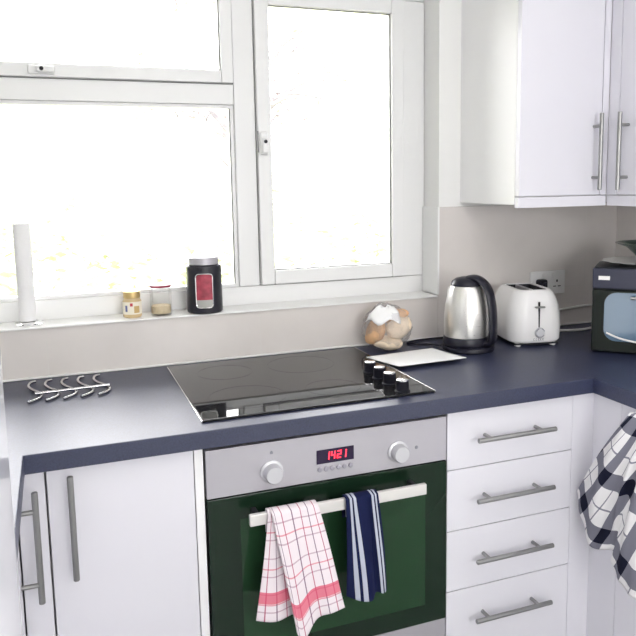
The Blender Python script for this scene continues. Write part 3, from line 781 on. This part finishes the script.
# ------------------------------------------------------------------ sockets, plug, leads
t = thing('wall_socket', 'white double wall socket on the tiles behind the toaster', 'socket', (1.80, -.01, 1.03))
obj('face_plate', box(nb(), 1.727, 1.873, -.0190, -.0095, 1.028, 1.112, .003), 'white_plastic', t)
for x in (1.782, 1.818): obj('rocker_switch', box(nb(), x-.006, x+.006, -.0225, -.0192, 1.088, 1.102, .001), 'white_plastic', t)
b = nb()
for dx, dz, w, h in ((1.838, 1.075, .003, .008), (1.828, 1.056, .006, .003), (1.848, 1.056, .006, .003)): box(b, dx-w, dx+w, -.0197, -.0191, dz-h/2, dz+h/2)
obj('pin_slot', b, 'matte_black', t)
b = nb(); box(b, 1.745, 1.781, -.048, -.0192, 1.044, 1.086, .008, 3); box(b, 1.755, 1.771, -.058, -.0482, 1.052, 1.078, .005, 2)
tag(obj('power_plug', b, 'black'), 'black plug in the left half of the double socket', 'plug')
tag(obj('power_cable', tube(nb(), cr([(1.70, -.060, .9155), (1.74, -.075, .9155), (1.80, -.105, .9155), (1.86, -.120, .9155), (1.93, -.105, .9155), (2.0, -.08, .9155)], 40), .0042, 10), 'cable'), 'white lead lying on the worktop from the toaster towards the corner', 'cable')
tag(obj('power_cable', tube(nb(), cr([(1.76, -.0134, .985), (1.82, -.0134, .968), (1.90, -.0134, .972), (1.98, -.0134, .976), (2.06, -.0134, .966)], 40), .0038, 10), 'cable'), 'white lead hanging along the tiles above the other lead', 'cable')

# ------------------------------------------------------------------ mini oven with plate and bowl
mx_, my_ = 1.687, -.379
t = thing('mini_oven', 'black countertop mini oven with bluish glass door in the right corner', 'mini oven', (mx_, my_, .9105), rad(-46))
# local frame: x along the front (left to right), y into the oven
W_, D_, H_ = .37, .195, .258
obj('body', box(nb(), 0, W_, .012, D_, .005, H_, .006), 'navy_black', t, local=True)
pp = obj('control_panel', box(nb(), .001, W_-.001, -.004, .0118, H_-.062, H_-.002, .003), 'panel_blue', t, local=True)
lab(obj('badge', box(nb(), .018, .050, -.0052, -.0042, H_-.036, H_-.024, .0004), 'bar', pp, local=True), 'small silver badge')
for x in (.15, .22, .29):
    b = nb(); lathe(b, [(.016, 0), (.0145, .014), (0, .0145)], (x, -.0042, H_-.034), 24, (0, -1, 0)); obj('knob', b, 'handle', pp, local=True)
dd = obj('door', box(nb(), .003, W_-.003, -.006, .0116, .006, H_-.066, .004), 'mini_black', t, local=True)
b = nb()
gp = rr_path((W_-.05)/2, .040, H_-.072, .035)
vs = [b.verts.new((x+W_/2+.012, -.0075, z)) for x, z in gp]; vs2 = [b.verts.new((x+W_/2+.012, -.0062, z)) for x, z in gp]
b.faces.new(vs); b.faces.new(list(reversed(vs2)))
for k in range(len(vs)): b.faces.new((vs[k], vs[(k+1) % len(vs)], vs2[(k+1) % len(vs)], vs2[k]))
lab(obj('door_glass', b, 'mini_glass', dd, local=True), 'bluish reflective door glass')
b = nb(); tube(b, [(.11, -.026, H_-.084), (W_-.08, -.026, H_-.084)], .0042, 12)
for x in (.125, W_-.095): tube(b, [(x, -.026, H_-.084), (x, -.0077, H_-.084)], .004, 10)
obj('handle', b, 'handle', dd, local=True)
b = nb(); tube(b, cr([(.045, -.0085, .064), (.10, -.0095, .046), (.20, -.0095, .036), (W_-.03, -.0085, .040)], 20), .003, 8); lab(obj('glass_trim', b, 'bar', dd, local=True), 'pale curved trim under the glass')
for x, y in ((.03, .04), (W_-.03, .04), (.03, D_-.03), (W_-.03, D_-.03)):
    b = nb(); lathe(b, [(0, 0), (.012, 0), (.012, .0048), (0, .0048)], (x, y, 0), 14); obj('foot', b, 'matte_black', t, local=True)
PZ = .9105+H_+.0006; px_, py_ = 1.862, -.382
o = obj('plate', lathe(nb(), [(0, 0), (.060, 0), (.066, .003), (.105, .010), (.108, .0115), (.104, .0125), (.065, .006), (0, .0045)], (px_, py_, PZ), 48), 'plate')
tag(o, 'white plate on top of the black mini oven', 'plate')
o = obj('bowl', lathe(nb(), [(0, 0), (.030, 0), (.034, .004), (.050, .024), (.074, .046), (.104, .056), (.106, .058), (.102, .059), (.072, .050), (.047, .027), (.030, .008), (0, .006)], (px_+.035, py_-.01, PZ+.0068), 48), 'greenglass')
tag(o, 'dark green wide-rimmed bowl on the white plate at the right edge', 'bowl')

# ------------------------------------------------------------------ fill lamp and light
def fill_lamp(y0, label, glow):  # unseen overhead panel added to fill the room with light
    t = thing('fill_lamp', label, 'lamp', (.8, y0, ZC))
    obj('housing', box(nb(), .45, 1.15, y0-.35, y0+.35, ZC-.05, ZC-.0005, .006), 'white_plastic', t)
    obj('diffuser', box(nb(), .47, 1.13, y0-.33, y0+.33, ZC-.058, ZC-.0505, .003), glow, t)
fill_lamp(-1.25, 'square white fill lamp added above the worktops, out of view overhead', 'fillglow')

w = bpy.data.worlds.new('sky'); S.world = w; w.use_nodes = True
nt = w.node_tree; bg = nt.nodes['Background']; bg.inputs['Color'].default_value = (1.0, .975, 1.0, 1); bg.inputs['Strength'].default_value = 10.0
def portal(name, loc, rot, sx, sy):
    l = bpy.data.lights.new(name, 'AREA'); l.shape = 'RECTANGLE'; l.size = sx; l.size_y = sy
    o = bpy.data.objects.new(name, l); C.objects.link(o); o.location = loc; o.rotation_euler = rot
    l.cycles.is_portal = True
portal('window_portal', ((WX0+WX1)/2, .20, (WZ0+WZ1)/2), (-PI/2, 0, 0), WX1-WX0, WZ1-WZ0)
portal('rear_portal', ((RX0+RX1)/2, YB-.125, (RZ0+RZ1)/2), (PI/2, 0, 0), RX1-RX0, RZ1-RZ0)
portal('fill_door_portal', (XL-.105, (GY0+GY1)/2, (GZ0+GZ1)/2), (0, -PI/2, 0), GZ1-GZ0, GY1-GY0)

# ------------------------------------------------------------------ camera
cam = bpy.data.cameras.new('camera'); co = bpy.data.objects.new('camera', cam); C.objects.link(co); S.camera = co
yw, pt, rl = rad(-21.1118), rad(-7.8081), rad(-.8326)
fwd = Vector((-math.sin(yw)*math.cos(pt), math.cos(yw)*math.cos(pt), math.sin(pt)))
rt = Vector((math.cos(yw), math.sin(yw), 0)); up = rt.cross(fwd)
R_ = math.cos(rl)*rt + math.sin(rl)*up; U_ = -math.sin(rl)*rt + math.cos(rl)*up
m = Matrix((R_, U_, -fwd)).transposed().to_4x4(); m.translation = (.1927, -2.1413, 1.4381); co.matrix_world = m
cam.sensor_width = 36; cam.lens = 736.3678/636*36
cam.shift_x = (318-338.5457)/636; cam.shift_y = (280.8737-318)/636; cam.clip_start = .02

S.view_settings.view_transform = 'Standard'; S.view_settings.look = 'None'; S.view_settings.exposure = 0.28; S.view_settings.gamma = 1.0; S.view_settings.use_curve_mapping = False
